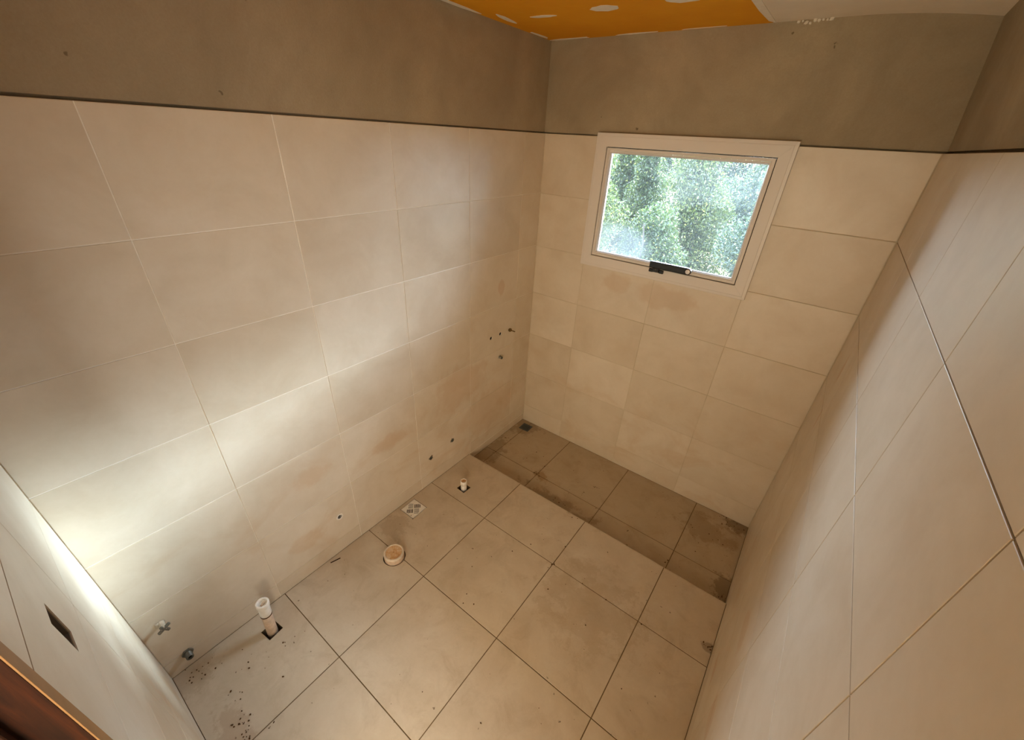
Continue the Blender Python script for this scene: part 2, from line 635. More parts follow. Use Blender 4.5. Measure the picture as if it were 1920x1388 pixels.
def tile_mesh(w, h, th, mat, ch=0.0009):
    key = (round(w, 4), round(h, 4), th, mat.name)
    if key in TILE_CACHE:
        return TILE_CACHE[key]
    bm = bmesh.new()
    a, b = w / 2, h / 2
    lay = []
    for z, i in ((0, 0), (th - ch * 0.6, 0), (th, ch)):
        lay.append([bm.verts.new((sx * (a - i), sy * (b - i), z)) for sx, sy in ((-1, -1), (1, -1), (1, 1), (-1, 1))])
    bm.faces.new(lay[0][::-1])
    bm.faces.new(lay[2])
    for p, q in zip(lay[:-1], lay[1:]):
        for k in range(4):
            bm.faces.new((p[k], p[(k + 1) % 4], q[(k + 1) % 4], q[k]))
    me = bpy.data.meshes.new('tile')
    bmesh.ops.recalc_face_normals(bm, faces=bm.faces[:])
    bm.to_mesh(me)
    bm.free()
    me.materials.append(mat)
    TILE_CACHE[key] = me
    return me


def lay_tiles(parent, origin, eu, ev, us, vs, cuts, mat, gap=0.003, th=0.002, tilt=0.0006, name='tile'):
    """tiles between the joint lines us x vs on the plane origin + u*eu + v*ev; openings are cut out of them"""
    eu, ev = Vector(eu), Vector(ev)
    n = eu.cross(ev)
    for u0, u1 in zip(us[:-1], us[1:]):
        for v0, v1 in zip(vs[:-1], vs[1:]):
            a0, a1, b0, b1 = u0 + gap / 2, u1 - gap / 2, v0 + gap / 2, v1 - gap / 2
            if a1 - a0 < 0.004 or b1 - b0 < 0.004:
                continue
            cu, cv = (a0 + a1) / 2, (b0 + b1) / 2
            hit = [c for c in cuts if overlaps(bounds(c), (a0, b0, a1, b1))]
            c = Vector(origin) + eu * cu + ev * cv
            # laid by hand: a hair out of plane
            r = Matrix.Rotation(random.uniform(-tilt, tilt), 4, 'X') @ Matrix.Rotation(random.uniform(-tilt, tilt), 4, 'Y')
            mw = Matrix(((eu.x, ev.x, n.x, c.x), (eu.y, ev.y, n.y, c.y), (eu.z, ev.z, n.z, c.z), (0, 0, 0, 1))) @ r
            if hit:
                bm = bmesh.new()
                add_plate(bm, rect(a0 - cu, b0 - cv, a1 - cu, b1 - cv), [[(p - cu, q - cv) for p, q in k] for k in hit], 0, th)
                if not bm.faces:
                    bm.free()
                    continue
                link(name, bm, mat, parent, matrix=mw)
            else:
                link_mesh(name, tile_mesh(a1 - a0, b1 - b0, th, mat), parent, mw)


# ------------------------------------------------------------------ openings
# left wall (u = y, v = z), pipes coming out of the wall
OUTLETS = dict(a=(-0.462, 0.863, 0.013), b=(-0.362, 0.863, 0.013), c=(-0.262, 0.862, 0.011), d=(-0.365, 0.687, 0.013),
               e=(-0.856, 0.235, 0.014), f=(-1.054, 0.212, 0.014), g=(-1.709, 0.246, 0.020),
               h=(-2.475, 0.329, 0.013), i=(-2.462, 0.085, 0.016))
LEFT_CUTS = [circle(y, z, r, 18) for y, z, r in OUTLETS.values()]
# window wall (u = x, v = z)
WIN = (0.395, 1.392, 1.287, 2.035)
BACK_CUTS = [rect(*WIN)]
# front wall (u = x, v = z)
BOX = (0.658, 1.170, 0.717, 1.266)
FRONT_CUTS = [rect(*BOX)]


def quad_hole(cx, cy, s, a):
    return [(cx + s * math.cos(a + k * math.pi / 2 + math.pi / 4) * 0.7071, cy + s * math.sin(a + k * math.pi / 2 + math.pi / 4) * 0.7071)
            for k in range(4)]


P1 = (0.126, -2.190)
P2 = (0.199, -0.960)
CAP = (0.256, -1.584)
DR = (0.079, -1.290)
SD = (0.089, -0.081)
FLOOR_CUTS = [quad_hole(P1[0], P1[1], 0.066, 0.12), quad_hole(P2[0], P2[1], 0.066, -0.05), circle(CAP[0], CAP[1], 0.0605, 28),
              quad_hole(DR[0], DR[1], 0.116, 0.02)]
SHOWER_CUTS = [quad_hole(SD[0], SD[1], 0.088, 0.05)]

# ------------------------------------------------------------------ the setting
ROWS = [TOP - HC * k for k in range(0, 7)][::-1]        # 0.0965 ... TOP

# floor: a raised slab and the lower shower tray
bm = bmesh.new()
add_plate(bm, rect(-0.12, -2.664, W + 0.12, YS - 0.002), FLOOR_CUTS, -0.055, -0.002)
add_plate(bm, rect(-0.12, YS - 0.002, W + 0.12, 0.12), SHOWER_CUTS, -0.12, STEP - 0.002)
add_box(bm, (-0.12, -2.664, -0.20), (W + 0.12, YS - 0.002, -0.055), 1)
add_box(bm, (-0.12, YS - 0.002, -0.20), (W + 0.12, 0.12, -0.12), 1)
floor = structure(link('floor', bm, [MT['joint'], MT['concrete']]))
FX = [0.0, 0.469, 0.969, 1.469, W]
lay_tiles(floor, (0, 0, -0.002), (1, 0, 0), (0, 1, 0), FX, [F, -2.064, -1.564, -1.0645, YS + 0.0015], FLOOR_CUTS, MT['floor'], 0.0042,
          tilt=0.0004)
lay_tiles(floor, (0, 0, STEP - 0.002), (1, 0, 0), (0, 1, 0), [0.0, 0.091, 0.4735, 0.975, 1.4745, W], [YS, -0.484, 0.0], SHOWER_CUTS,
          MT['floor'], 0.0042, tilt=0.0004)
lay_tiles(floor, (0, YS - 0.002, 0), (-1, 0, 0), (0, 0, 1), [-q for q in FX[::-1]], [STEP, -0.004], [], MT['floor'], 0.003, tilt=0.0)


def wall(name, frame, u0, u1, v0, vtop, cuts, th=0.12, vcap=2.70, cu0=None, cu1=None, grout='grout', lean=0.0):
    """mortar bed behind the tiles, cement plaster set back above them"""
    bm = bmesh.new()
    add_plate(bm, rect(u0, v0, u1, vtop), cuts, -th, -0.002, frame, 0)
    a0, a1 = (u0 if cu0 is None else cu0), (u1 if cu1 is None else cu1)
    up = frame
    if lean:
        def up(u, v, w):
            return frame(u, v, w + lean * (v - TOP) / (CEIL - TOP) if w > -0.05 else w)
    add_plate(bm, rect(u0 - 0.05, vtop, u1 + 0.05, TOP + 0.0065), [], -th, -0.030, frame, 1)
    add_plate(bm, rect(a0, TOP + 0.0065, a1, vcap), cuts, -th, -0.011, up, 1)
    return structure(link(name, bm, [MT[grout], MT['plaster']]))


left = wall('wall_left', lambda u, v, w: (w, u, v), -2.664, 0.12, -0.20, TOP - 0.001, LEFT_CUTS)
lay_tiles(left, (-0.002, 0, 0), (0, 1, 0), (0, 0, 1), [F, -2.083, -1.612, -1.146, -0.670, -0.2, 0.0], [0.0] + ROWS, LEFT_CUTS, MT['tile'])
lay_tiles(left, (-0.002, 0, 0), (0, 1, 0), (0, 0, 1), [YS + 0.002, -0.2, 0.0], [STEP, -0.0015], [], MT['tile'])

back = wall('wall_back', lambda u, v, w: (u, -w, v), -0.002, W + 0.002, -0.20, TOP - 0.001, BACK_CUTS, cu0=-0.011, cu1=W + 0.011, grout='grout_mid')
lay_tiles(back, (0, 0.002, 0), (1, 0, 0), (0, 0, 1), [0.002, 0.369, 0.840, 1.311, W - 0.002], [STEP] + ROWS, BACK_CUTS, MT['tile'])

right = wall('wall_right', lambda u, v, w: (W - w, u, v), -2.664, 0.12, -0.20, TOP - 0.001, [], grout='grout_dark', lean=0.040)
lay_tiles(right, (W + 0.002, 0, 0), (0, -1, 0), (0, 0, 1), [0.0, 0.0155, 0.485, 0.954, 1.423, 1.892, 2.361, -F], [0.0] + ROWS, [], MT['tile'],
          tilt=0.0003)
lay_tiles(right, (W + 0.002, 0, 0), (0, -1, 0), (0, 0, 1), [0.0, 0.485, -YS - 0.002], [STEP, -0.0015], [], MT['tile'])

# front wall with the doorway
DX0, DX1, DZ = 0.932, 1.776, 2.10
bm = bmesh.new()
fr = lambda u, v, w: (u, F + w, v)
add_plate(bm, rect(-0.002, -0.002, DX0, TOP - 0.001), FRONT_CUTS, -0.12, -0.002, fr, 0)
add_plate(bm, rect(-0.011, TOP - 0.001, W + 0.011, 2.70), [rect(DX0, 0, DX1, DZ)], -0.12, -0.011, fr, 1)
add_plate(bm, rect(DX1, -0.002, W + 0.002, TOP - 0.001), [], -0.12, -0.002, fr, 0)
front = structure(link('wall_front', bm, [MT['grout_dark'], MT['plaster']]))
lay_tiles(front, (0, F - 0.002, 0), (-1, 0, 0), (0, 0, 1), [-(DX0 - 0.001), -0.485, -0.002], [0.0] + ROWS,
          [[(-p, q) for p, q in FRONT_CUTS[0]]], MT['tile'])

# ceiling: two drywall boards, the white one sags at its far right corner
bm = bmesh.new()
add_box(bm, (-0.12, -2.664, CEIL + 0.02), (W + 0.12, 0.12, CEIL + 0.12))
ceil = structure(link('ceiling', bm, MT['plaster']))
EDGE = 1.075


def board(name, x0, x1, mat, nx, sag):
    bm = bmesh.new()
    ny = 12
    g = {}
    for i in range(nx + 1):
        for j in range(ny + 1):
            x = x0 + (x1 - x0) * i / nx
            y = -2.555 + 2.566 * j / ny
            dz = 0.0
            if sag:
                t = max(0.0, (x - 1.35) / 0.45)
                dz = -0.036 * t * t * max(0.0, 1 + y / 1.6)
            g[i, j, 0] = bm.verts.new((x, y, CEIL + dz))
            g[i, j, 1] = bm.verts.new((x, y, CEIL + dz + 0.0125))
    for i in range(nx):
        for j in range(ny):
            bm.faces.new((g[i, j, 0], g[i, j + 1, 0], g[i + 1, j + 1, 0], g[i + 1, j, 0]))
            bm.faces.new((g[i, j, 1], g[i + 1, j, 1], g[i + 1, j + 1, 1], g[i, j + 1, 1]))
    for i in range(nx):
        for j in (0, ny):
            bm.faces.new((g[i, j, 0], g[i + 1, j, 0], g[i + 1, j, 1], g[i, j, 1]))
    for j in range(ny):
        for i in (0, nx):
            bm.faces.new((g[i, j, 0], g[i, j + 1, 0], g[i, j + 1, 1], g[i, j, 1]))
    return link(name, bm, mat, ceil, smooth=False)


board('ceiling_panel', -0.010, EDGE - 0.001, MT['orange'], 8, False)
board('ceiling_panel', EDGE + 0.001, W + 0.009, MT['white'], 14, True)


def patch(pts, th=0.0012):
    bm = bmesh.new()
    add_plate(bm, pts, [], CEIL - th, CEIL - 0.0001)
    link('putty_patch', bm, MT['putty'], ceil)


def blobby(cx, cy, a, b, rot=0.0, n=16, jag=0.16):
    out = []
    for k in range(n):
        t = 2 * math.pi * k / n
        r = 1 + random.uniform(-jag, jag)
        u, v = a * r * math.cos(t), b * r * math.sin(t)
        out.append((cx + u * math.cos(rot) - v * math.sin(rot), cy + u * math.sin(rot) + v * math.cos(rot)))
    return out


patch(blobby(0.056, -0.480, 0.016, 0.085, 0.10, jag=0.08))
patch(blobby(0.239, -0.452, 0.062, 0.018, 0.12, jag=0.12))
patch(blobby(0.537, -0.462, 0.066, 0.040, 0.10, jag=0.16))
patch(blobby(0.851, -0.452, 0.060, 0.034, 0.05, jag=0.20))
patch(blobby(0.006, -0.760, 0.014, 0.17, 0.02, jag=0.10))
patch(blobby(0.008, -0.140, 0.012, 0.08, 0.0, jag=0.2))
patch(blobby(0.120, -0.006, 0.12, 0.016, 0.0, jag=0.25))
patch(blobby(0.480, -0.004, 0.10, 0.010, 0.0, jag=0.25))
patch(blobby(0.800, -0.004, 0.09, 0.006, 0.0, jag=0.25))
patch(blobby(0.55, -0.95, 0.07, 0.04, 0.3))
patch(blobby(0.25, -1.0, 0.06, 0.03, 0.9))
# ragged putty along the joint of the two boards
seam = [(EDGE + 0.012, 0.008)]
for k in range(15):
    seam.append((EDGE - 0.010 - 0.012 * abs(math.sin(k * 2.1)) * random.uniform(0.3, 1.4), -0.03 - k * 0.17))
seam += [(EDGE + 0.010, -2.50)]
patch(seam, 0.0016)
# crumbs of putty hanging at the seam over the window wall
bm = bmesh.new()
for k in range(9):
    c = Vector((1.17 + k * 0.014, 0.002, CEIL - 0.004 - 0.010 * random.random() * math.sin((k + 0.5) / 9 * math.pi)))
    r = bmesh.ops.create_icosphere(bm, subdivisions=1, radius=random.uniform(0.0045, 0.008), matrix=Matrix.Translation(c))
    for v in r['verts']:
        v.co = c + (v.co - c) * random.uniform(0.7, 1.3)
link('putty_patch', bm, MT['putty'], ceil)

# door frame of dark wood seen at the edge of the doorway
bm = bmesh.new()
add_box(bm, (DX0 + 0.001, F - 0.130, 0.0), (0.966, F - 0.001, DZ - 0.036), 0, 0.0004)
door = structure(link('door_1', bm, MT['wood']))
bm = bmesh.new()
add_box(bm, (DX0 + 0.001, F - 0.001, 0.001), (0.9655, F + 0.0012, DZ - 0.036), 0, 0.0005)
link('jamb_edge', bm, MT['lit_wood_edge'], door)
bm = bmesh.new()
add_box(bm, (0.966, F - 0.085, 0.0), (0.980, F - 0.040, DZ - 0.036), 0, 0.002)
link('door_stop', bm, MT['wood'], door)
bm = bmesh.new()
add_box(bm, (1.742, F - 0.130, 0.0), (DX1 - 0.001, F + 0.003, DZ - 0.036), 0, 0.002)
link('jamb', bm, MT['wood'], door)
bm = bmesh.new()
add_box(bm, (DX0 + 0.001, F - 0.130, DZ - 0.036), (DX1 - 0.001, F + 0.003, DZ - 0.001), 0, 0.002)
link('door_head', bm, MT['wood'], door)

# unseen hallway shell added behind the doorway to keep sky light out
bm = bmesh.new()
add_box(bm, (-0.4, -4.6, -0.20), (3.0, -2.664, -0.001), 0)
add_box(bm, (-0.4, -4.7, -0.20), (3.0, -4.6, 2.62), 1)
add_box(bm, (-0.5, -4.7, -0.20), (-0.4, -2.664, 2.62), 1)
add_box(bm, (3.0, -4.7, -0.20), (3.1, -2.664, 2.62), 1)
add_box(bm, (W + 0.12, -2.664, -0.20), (3.1, -2.544, 2.62), 1)
add_box(bm, (-0.5, -2.664, -0.20), (-0.12, -2.544, 2.62), 1)
add_box(bm, (-0.5, -4.7, 2.62), (3.1, -2.664, 2.72), 1)
structure(link('wall_hallway_blocker', bm, [MT['floor'], MT['hallpaint']]))

# ------------------------------------------------------------------ window
bm = bmesh.new()
FO = (0.3565, 1.355, 1.3265, 2.0715)


def ring_side(bm, box, prof, side, mi=0):
    """one mitred rail of a picture-frame moulding; prof = closed list of (inset from the outer edge, y)"""
    x0, z0, x1, z1 = box
    g = 0.0002
    ends = {'bottom': [lambda d: (x0 + d + g, z0 + d), lambda d: (x1 - d - g, z0 + d)],
            'top': [lambda d: (x0 + d + g, z1 - d), lambda d: (x1 - d - g, z1 - d)],
            'left': [lambda d: (x0 + d, z0 + d + g), lambda d: (x0 + d, z1 - d - g)],
            'right': [lambda d: (x1 - d, z0 + d + g), lambda d: (x1 - d, z1 - d - g)]}[side]
    rings = []
    for e in ends:
        rings.append([bm.verts.new((e(d)[0], y, e(d)[1])) for d, y in prof])
    n = len(prof)
    for k in range(n):
        f = bm.faces.new((rings[0][k], rings[0][(k + 1) % n], rings[1][(k + 1) % n], rings[1][k]))
        f.material_index = mi
    bm.faces.new(rings[0][::-1]).material_index = mi
    bm.faces.new(rings[1]).material_index = mi


win = bpy.data.objects.new('window_1', None)
win.empty_display_size = 0.1
COL.objects.link(win)
structure(win)
OUT_PROF = [(0.0, -0.0005), (0.0, -0.017), (0.0015, -0.019), (0.0145, -0.0198), (0.0158, -0.0188), (0.0171, -0.0200),
            (0.0635, -0.0200), (0.0655, -0.0185), (0.0655, 0.050), (0.0430, 0.050), (0.0430, -0.0005)]
for s in ('bottom', 'top', 'left', 'right'):
    bm = bmesh.new()
    ring_side(bm, FO, OUT_PROF, s)
    link('frame_rail', bm, MT['frame'], win)
SO = (FO[0] + 0.0695, FO[1] + 0.0695, FO[2] - 0.0695, FO[3] - 0.0695)
SASH_PROF = [(0.0, 0.045), (0.0, -0.0150), (0.0010, -0.0165), (0.0135, -0.0165), (0.0135, 0.045)]
BEAD_PROF = [(0.0145, 0.003), (0.0145, -0.0150), (0.0205, -0.0150), (0.0270, -0.002), (0.0270, 0.003)]
sash = bpy.data.objects.new('sash', None)
sash.empty_display_size = 0.1
COL.objects.link(sash)
sash.parent = win
for s in ('bottom', 'top', 'left', 'right'):
    bm = bmesh.new()
    ring_side(bm, SO, SASH_PROF, s)
    link('sash_rail', bm, MT['frame'], sash)
    bm = bmesh.new()
    ring_side(bm, SO, BEAD_PROF, s)
    link('glazing_bead', bm, MT['frame'], sash)
    # dark seal at the bottom of the gap between frame and sash
    bm = bmesh.new()
    ring_side(bm, (SO[0] - 0.0035, SO[1] - 0.0035, SO[2] + 0.0035, SO[3] + 0.0035), [(0, 0.02), (0, -0.006), (0.003, -0.006), (0.003, 0.02)], s)
    link('seal', bm, MT['gap'], win)
bm = bmesh.new()
add_box(bm, (SO[0] + 0.0150, 0.0035, SO[1] + 0.0150), (SO[2] - 0.0150, 0.0075, SO[3] - 0.0150))
link('glass_pane', bm, MT['glass'], sash)

# black cam handle on the bottom rail
hd = bpy.data.objects.new('handle', None)
hd.empty_display_size = 0.05
COL.objects.link(hd)
hd.parent = win
hd['label'] = 'black cam handle'
bm = bmesh.new()
add_box(bm, (0.806, -0.046, 1.428), (1.020, -0.022, 1.464), 0, 0.004)
o = link('handle_bar', bm, MT['black'], hd, smooth=False)
bm = bmesh.new()
add_lathe(bm, [(0, -0.012), (0.0165, -0.012), (0.0175, -0.009), (0.0175, 0.009), (0.0165, 0.012), (0, 0.012)], 24)
link('handle_tip', bm, MT['black'], hd, True, Matrix.Translation((1.020, -0.034, 1.446)) @ Matrix.Rotation(math.pi / 2, 4, 'X'))
bm = bmesh.new()
add_lathe(bm, [(0, 0.0), (0.0125, 0.0), (0.0125, 0.002), (0.010, 0.0035), (0, 0.004)], 24)
link('handle_button', bm, MT['chrome'], hd, True, Matrix.Translation((1.0205, -0.0462, 1.446)) @ Matrix.Rotation(math.pi / 2, 4, 'X'))
bm = bmesh.new()
add_box(bm, (0.826, -0.040, 1.405), (0.862, -0.0215, 1.430), 0, 0.003)
for cx in (0.816, 0.875):
    add_box(bm, (cx - 0.013, -0.032, 1.400), (cx + 0.013, -0.0205, 1.420), 0, 0.004)
add_box(bm, (0.816, -0.030, 1.402), (0.875, -0.0205, 1.414), 0, 0.002)
link('keeper', bm, MT['black'], hd)
bm = bmesh.new()
add_lathe(bm, [(0, 0.0), (0.0045, 0.0), (0.004, 0.003), (0, 0.0035)], 12)
link('pin', bm, MT['steel'], hd, True, Matrix.Translation((0.846, -0.040, 1.422)) @ Matrix.Rotation(math.pi / 2, 4, 'X'))


# ------------------------------------------------------------------ plumbing on the left wall
def wall_frame(key):
    """matrix: local z comes out of the left wall"""
    y, z, r = OUTLETS[key]
    return Matrix(((0, 0, 1, 0), (1, 0, 0, y), (0, 1, 0, z), (0, 0, 0, 1)))


def lathe_part(name, prof, mat, parent, seg=20, smooth=False, jitter=0.0, mw=None):
    bm = bmesh.new()
    add_lathe(bm, prof, seg, 0, jitter)
    return link(name, bm, mat, parent, smooth, mw)


def socket(key, name, label, group, out=-0.004, rim='steel', inner=0.0088):
    y, z, r = OUTLETS[key]
    t = thing(name, label, 'pipe', None, group, wall_frame(key))
    lathe_part('sleeve', [(inner, out - 0.001), (inner + 0.001, out), (r - 0.001, out), (r - 0.0005, out - 0.001), (r - 0.0005, -0.09),
                          (inner, -0.09)], MT[rim], t)
    lathe_part('bore', [(0, -0.012), (inner - 0.0002, -0.012), (inner - 0.0002, -0.088), (0, -0.088)], MT['dark'], t)
    return t


socket('a', 'pipe_socket', 'black round pipe hole in left wall, farther from the corner than its twin', 'shower tap pipe holes', -0.006, 'dark')
socket('b', 'pipe_socket', 'black round pipe hole in left wall tiles, between its twin and the brass stub', 'shower tap pipe holes', -0.006, 'dark')

t = thing('pipe_stub', 'thin brass pipe stub jutting from left wall near the window corner', 'pipe', None, None, wall_frame('c'))
lathe_part('collar', [(0.004, -0.05), (0.0105, -0.05), (0.0105, 0.002), (0.0130, 0.003), (0.0130, 0.012), (0.009, 0.016), (0.004, 0.016)], MT['brass'], t, 6)
lathe_part('stem', [(0, -0.04), (0.0038, -0.04), (0.0038, 0.048), (0.003, 0.050), (0, 0.050)], MT['brass'], t, 14, True)

t = thing('pipe_stub', 'short grey threaded pipe stub on left wall below the pair of black holes', 'pipe', None, None, wall_frame('d'))
thr = [(0.0075, 0.024), (0.0105, 0.024)]
for k in range(8):
    thr += [(0.0112, 0.0228 - k * 0.0032), (0.0102, 0.0212 - k * 0.0032)]
thr += [(0.0105, -0.05), (0.0075, -0.05)]
lathe_part('thread', thr, MT['steel'], t, 20)
lathe_part('bore', [(0, 0.019), (0.0073, 0.019), (0.0073, -0.048), (0, -0.048)], MT['dark'], t)
lathe_part('mortar_ring', [(0.0114, 0.0002), (0.0165, 0.0002), (0.0160, 0.0016), (0.0114, 0.0022)], MT['mortar'], t, 18, False, 0.0004)

for key, lab in (('e', 'dark recessed pipe fitting low on left wall, nearer the shower step'),
                 ('f', 'dark recessed pipe fitting low on left wall, nearer the floor drain')):
    t = socket(key, 'pipe_fitting', lab, 'low pipe fittings by the step', 0.003, 'steel', 0.0085)
    bm = bmesh.new()
    for k in range(7):
        a = random.uniform(0, 6.28)
        c = Vector((0.0158 * math.cos(a), 0.0158 * math.sin(a), 0.001))
        bmesh.ops.create_icosphere(bm, subdivisions=1, radius=random.uniform(0.002, 0.0045), matrix=Matrix.Translation(c) @ Matrix.Diagonal((1, 1, 0.5, 1)))
    link('dirt_rim', bm, MT['dirt'], t)

t = socket('g', 'waste_socket', 'white ringed waste pipe hole low on left wall above the toilet outlet', None, 0.002, 'pvc', 0.0115)

t = thing('valve_stub', 'mortar crusted pale valve stub on left wall, upper of two near the front corner', 'pipe', None, None, wall_frame('h'))
lathe_part('stem', [(0, -0.05), (0.0115, -0.05), (0.0115, 0.004), (0.0095, 0.010), (0.0095, 0.034), (0.0075, 0.037), (0, 0.037)], MT['mortar'], t, 14, False, 0.0006)
bm = bmesh.new()
add_box(bm, (-0.024, -0.005, 0.028), (0.024, 0.005, 0.038), 0, 0.002)
add_box(bm, (-0.005, -0.024, 0.028), (0.005, 0.016, 0.037), 0, 0.002)
link('cross_handle', bm, MT['steel'], t, matrix=Matrix.Rotation(0.5, 4, 'Z'))
bm = bmesh.new()
for k in range(6):
    a = random.uniform(0, 6.28)
    bmesh.ops.create_icosphere(bm, subdivisions=1, radius=random.uniform(0.004, 0.008),
                               matrix=Matrix.Translation((0.014 * math.cos(a), 0.014 * math.sin(a), 0.003)) @ Matrix.Diagonal((1, 1, 0.45, 1)))
link('mortar_crust', bm, MT['mortar'], t)

t = thing('threaded_fitting', 'grey threaded pipe fitting on left wall just above floor at front corner', 'pipe', None, None, wall_frame('i'))
thr = [(0.009, 0.034), (0.0125, 0.034)]
for k in range(8):
    thr += [(0.0138, 0.0322 - k * 0.004), (0.0122, 0.0302 - k * 0.004)]
thr += [(0.0125, -0.05), (0.009, -0.05)]
lathe_part('thread', thr, MT['steel'], t, 20)
lathe_part('bore', [(0, 0.026), (0.0088, 0.026), (0.0088, -0.048), (0, -0.048)], MT['dark'], t)
lathe_part('hex_nut', [(0.0142, 0.0006), (0.021, 0.0006), (0.021, 0.009), (0.0142, 0.009)], MT['steel'], t, 6)

# ------------------------------------------------------------------ plumbing on the floor
t = thing('drain_pipe', 'tall dirty upright drain pipe with white socket, in floor by front corner', 'pipe', (P1[0], P1[1], 0), 'upright floor pipes')
t.rotation_euler = (math.radians(-1.5), math.radians(2.0), 0.4)
lathe_part('tube', [(0.0185, 0.150), (0.0222, 0.150), (0.0222, 0.02), (0.0222, -0.050), (0.0185, -0.050)], MT['pvc_dirty'], t, 28, True)
lathe_part('coupling', [(0.0224, 0.135), (0.0236, 0.138), (0.0236, 0.190), (0.0224, 0.192)], MT['pvc'], t, 28, True)
lathe_part('dirt_ring', [(0.0224, 0.128), (0.0240, 0.129), (0.0240, 0.134), (0.0224, 0.135)], MT['dirt'], t, 24, False, 0.0003)
lathe_part('socket_rim', [(0.0185, 0.193), (0.0185, 0.216), (0.0205, 0.218), (0.0262, 0.218), (0.0272, 0.216), (0.0272, 0.196), (0.0255, 0.193)], MT['pvc'], t, 32, True)
lathe_part('plug', [(0, 0.204), (0.0182, 0.204), (0.0182, 0.196), (0, 0.196)], MT['pvc'], t, 24)
bm = bmesh.new()
add_box(bm, (-0.004, -0.009, 0.2042), (0.004, 0.009, 0.211), 0, 0.001)
link('plug_grip', bm, MT['pvc_dirty'], t)

t = thing('drain_pipe', 'short white upright pipe stub in the floor tile beside the shower step', 'pipe', (P2[0], P2[1], 0), 'upright floor pipes')
t.rotation_euler = (0, 0, 0.2)
lathe_part('tube', [(0.0165, 0.052), (0.0200, 0.052), (0.0200, -0.050), (0.0165, -0.050)], MT['pvc'], t, 28, True)
lathe_part('collar', [(0.0202, 0.030), (0.0222, 0.032), (0.0222, 0.062), (0.0205, 0.065), (0.0165, 0.065), (0.0165, 0.0522), (0.0202, 0.0522)], MT['pvc'], t, 28, True)
lathe_part('plug', [(0, 0.061), (0.0163, 0.061), (0.0163, 0.053), (0, 0.053)], MT['rust'], t, 20, False, 0.0003)

t = thing('toilet_outlet', 'round mortar-stained toilet outlet plug standing proud of the floor', 'pipe cap', (CAP[0], CAP[1], 0))
lathe_part('pipe', [(0.049, 0.028), (0.0535, 0.029), (0.0545, 0.026), (0.0545, -0.050), (0.049, -0.050)], MT['pvc_dirty'], t, 40, False, 0.0003)
lathe_part('cap', [(0, 0.036), (0.030, 0.037), (0.0425, 0.0380), (0.0440, 0.0368), (0.0440, 0.0300), (0.0, 0.0300)], MT['rust'], t, 40, False, 0.0006)
lathe_part('cap_rim', [(0.0442, 0.0301), (0.0442, 0.0385), (0.0480, 0.0398), (0.0530, 0.0390), (0.0552, 0.0355), (0.0552, 0.0301)], MT['cap_rim'], t, 40, True, 0.0003)

t = thing('floor_drain', 'square white slotted floor drain grate by the left wall', 'drain', (DR[0], DR[1], 0))
t.rotation_euler = (0, 0, 0.02)
bm = bmesh.new()
S = 0.0545
slots = []
d2 = math.sqrt(0.5)
for qa, qb, vert in ((1, 1, True), (-1, -1, True), (1, -1, False), (-1, 1, False)):
    for k in range(5):
        a = 0.006 + k * 0.0080
        lim = 0.068 - a
        ln0, ln1 = 0.003, min(0.034, lim)
        if ln1 - ln0 < 0.005:
            continue
        w2 = 0.0023
        # local diagonal axes: p along one diagonal, q along the other
        if vert:
            pr = [(qa * (a - w2), qb * ln0), (qa * (a + w2), qb * ln0), (qa * (a + w2), qb * ln1), (qa * (a - w2), qb * ln1)]
        else:
            pr = [(qa * ln0, qb * (a - w2)), (qa * ln1, qb * (a - w2)), (qa * ln1, qb * (a + w2)), (qa * ln0, qb * (a + w2))]
        slots.append([((p * d2 - q * d2), (p * d2 + q * d2)) for p, q in pr])
add_plate(bm, rect(-0.0505, -0.0505, 0.0505, 0.0505), slots, -0.0012, 0.0005)
link('grate', bm, MT['pvc'], t)
bm = bmesh.new()
add_plate(bm, rect(-S, -S, S, S), [rect(-0.0512, -0.0512, 0.0512, 0.0512)], -0.006, 0.0008)
link('drain_frame', bm, MT['pvc'], t)
bm = bmesh.new()
add_box(bm, (-0.054, -0.054, -0.053), (0.054, 0.054, -0.012))
link('sump', bm, MT['dark'], t)

t = thing('shower_drain', 'small dull grey square drain in the far corner of the shower floor', 'drain', (SD[0], SD[1], STEP))
t.rotation_euler = (0, 0, 0.05)
bm = bmesh.new()
sl = [rect(-0.030 + k * 0.010 - 0.002, -0.028, -0.030 + k * 0.010 + 0.002, 0.028) for k in range(7)]
add_plate(bm, rect(-0.0385, -0.0385, 0.0385, 0.0385), sl, -0.004, -0.0005)
link('grate', bm, MT['drainmetal'], t)
bm = bmesh.new()
add_plate(bm, rect(-0.0415, -0.0415, 0.0415, 0.0415), [rect(-0.0388, -0.0388, 0.0388, 0.0388)], -0.006, 0.0006)
link('drain_frame', bm, MT['drainmetal'], t)
bm = bmesh.new()
add_box(bm, (-0.041, -0.041, -0.055), (0.041, 0.041, -0.012))
link('sump', bm, MT['dark'], t)

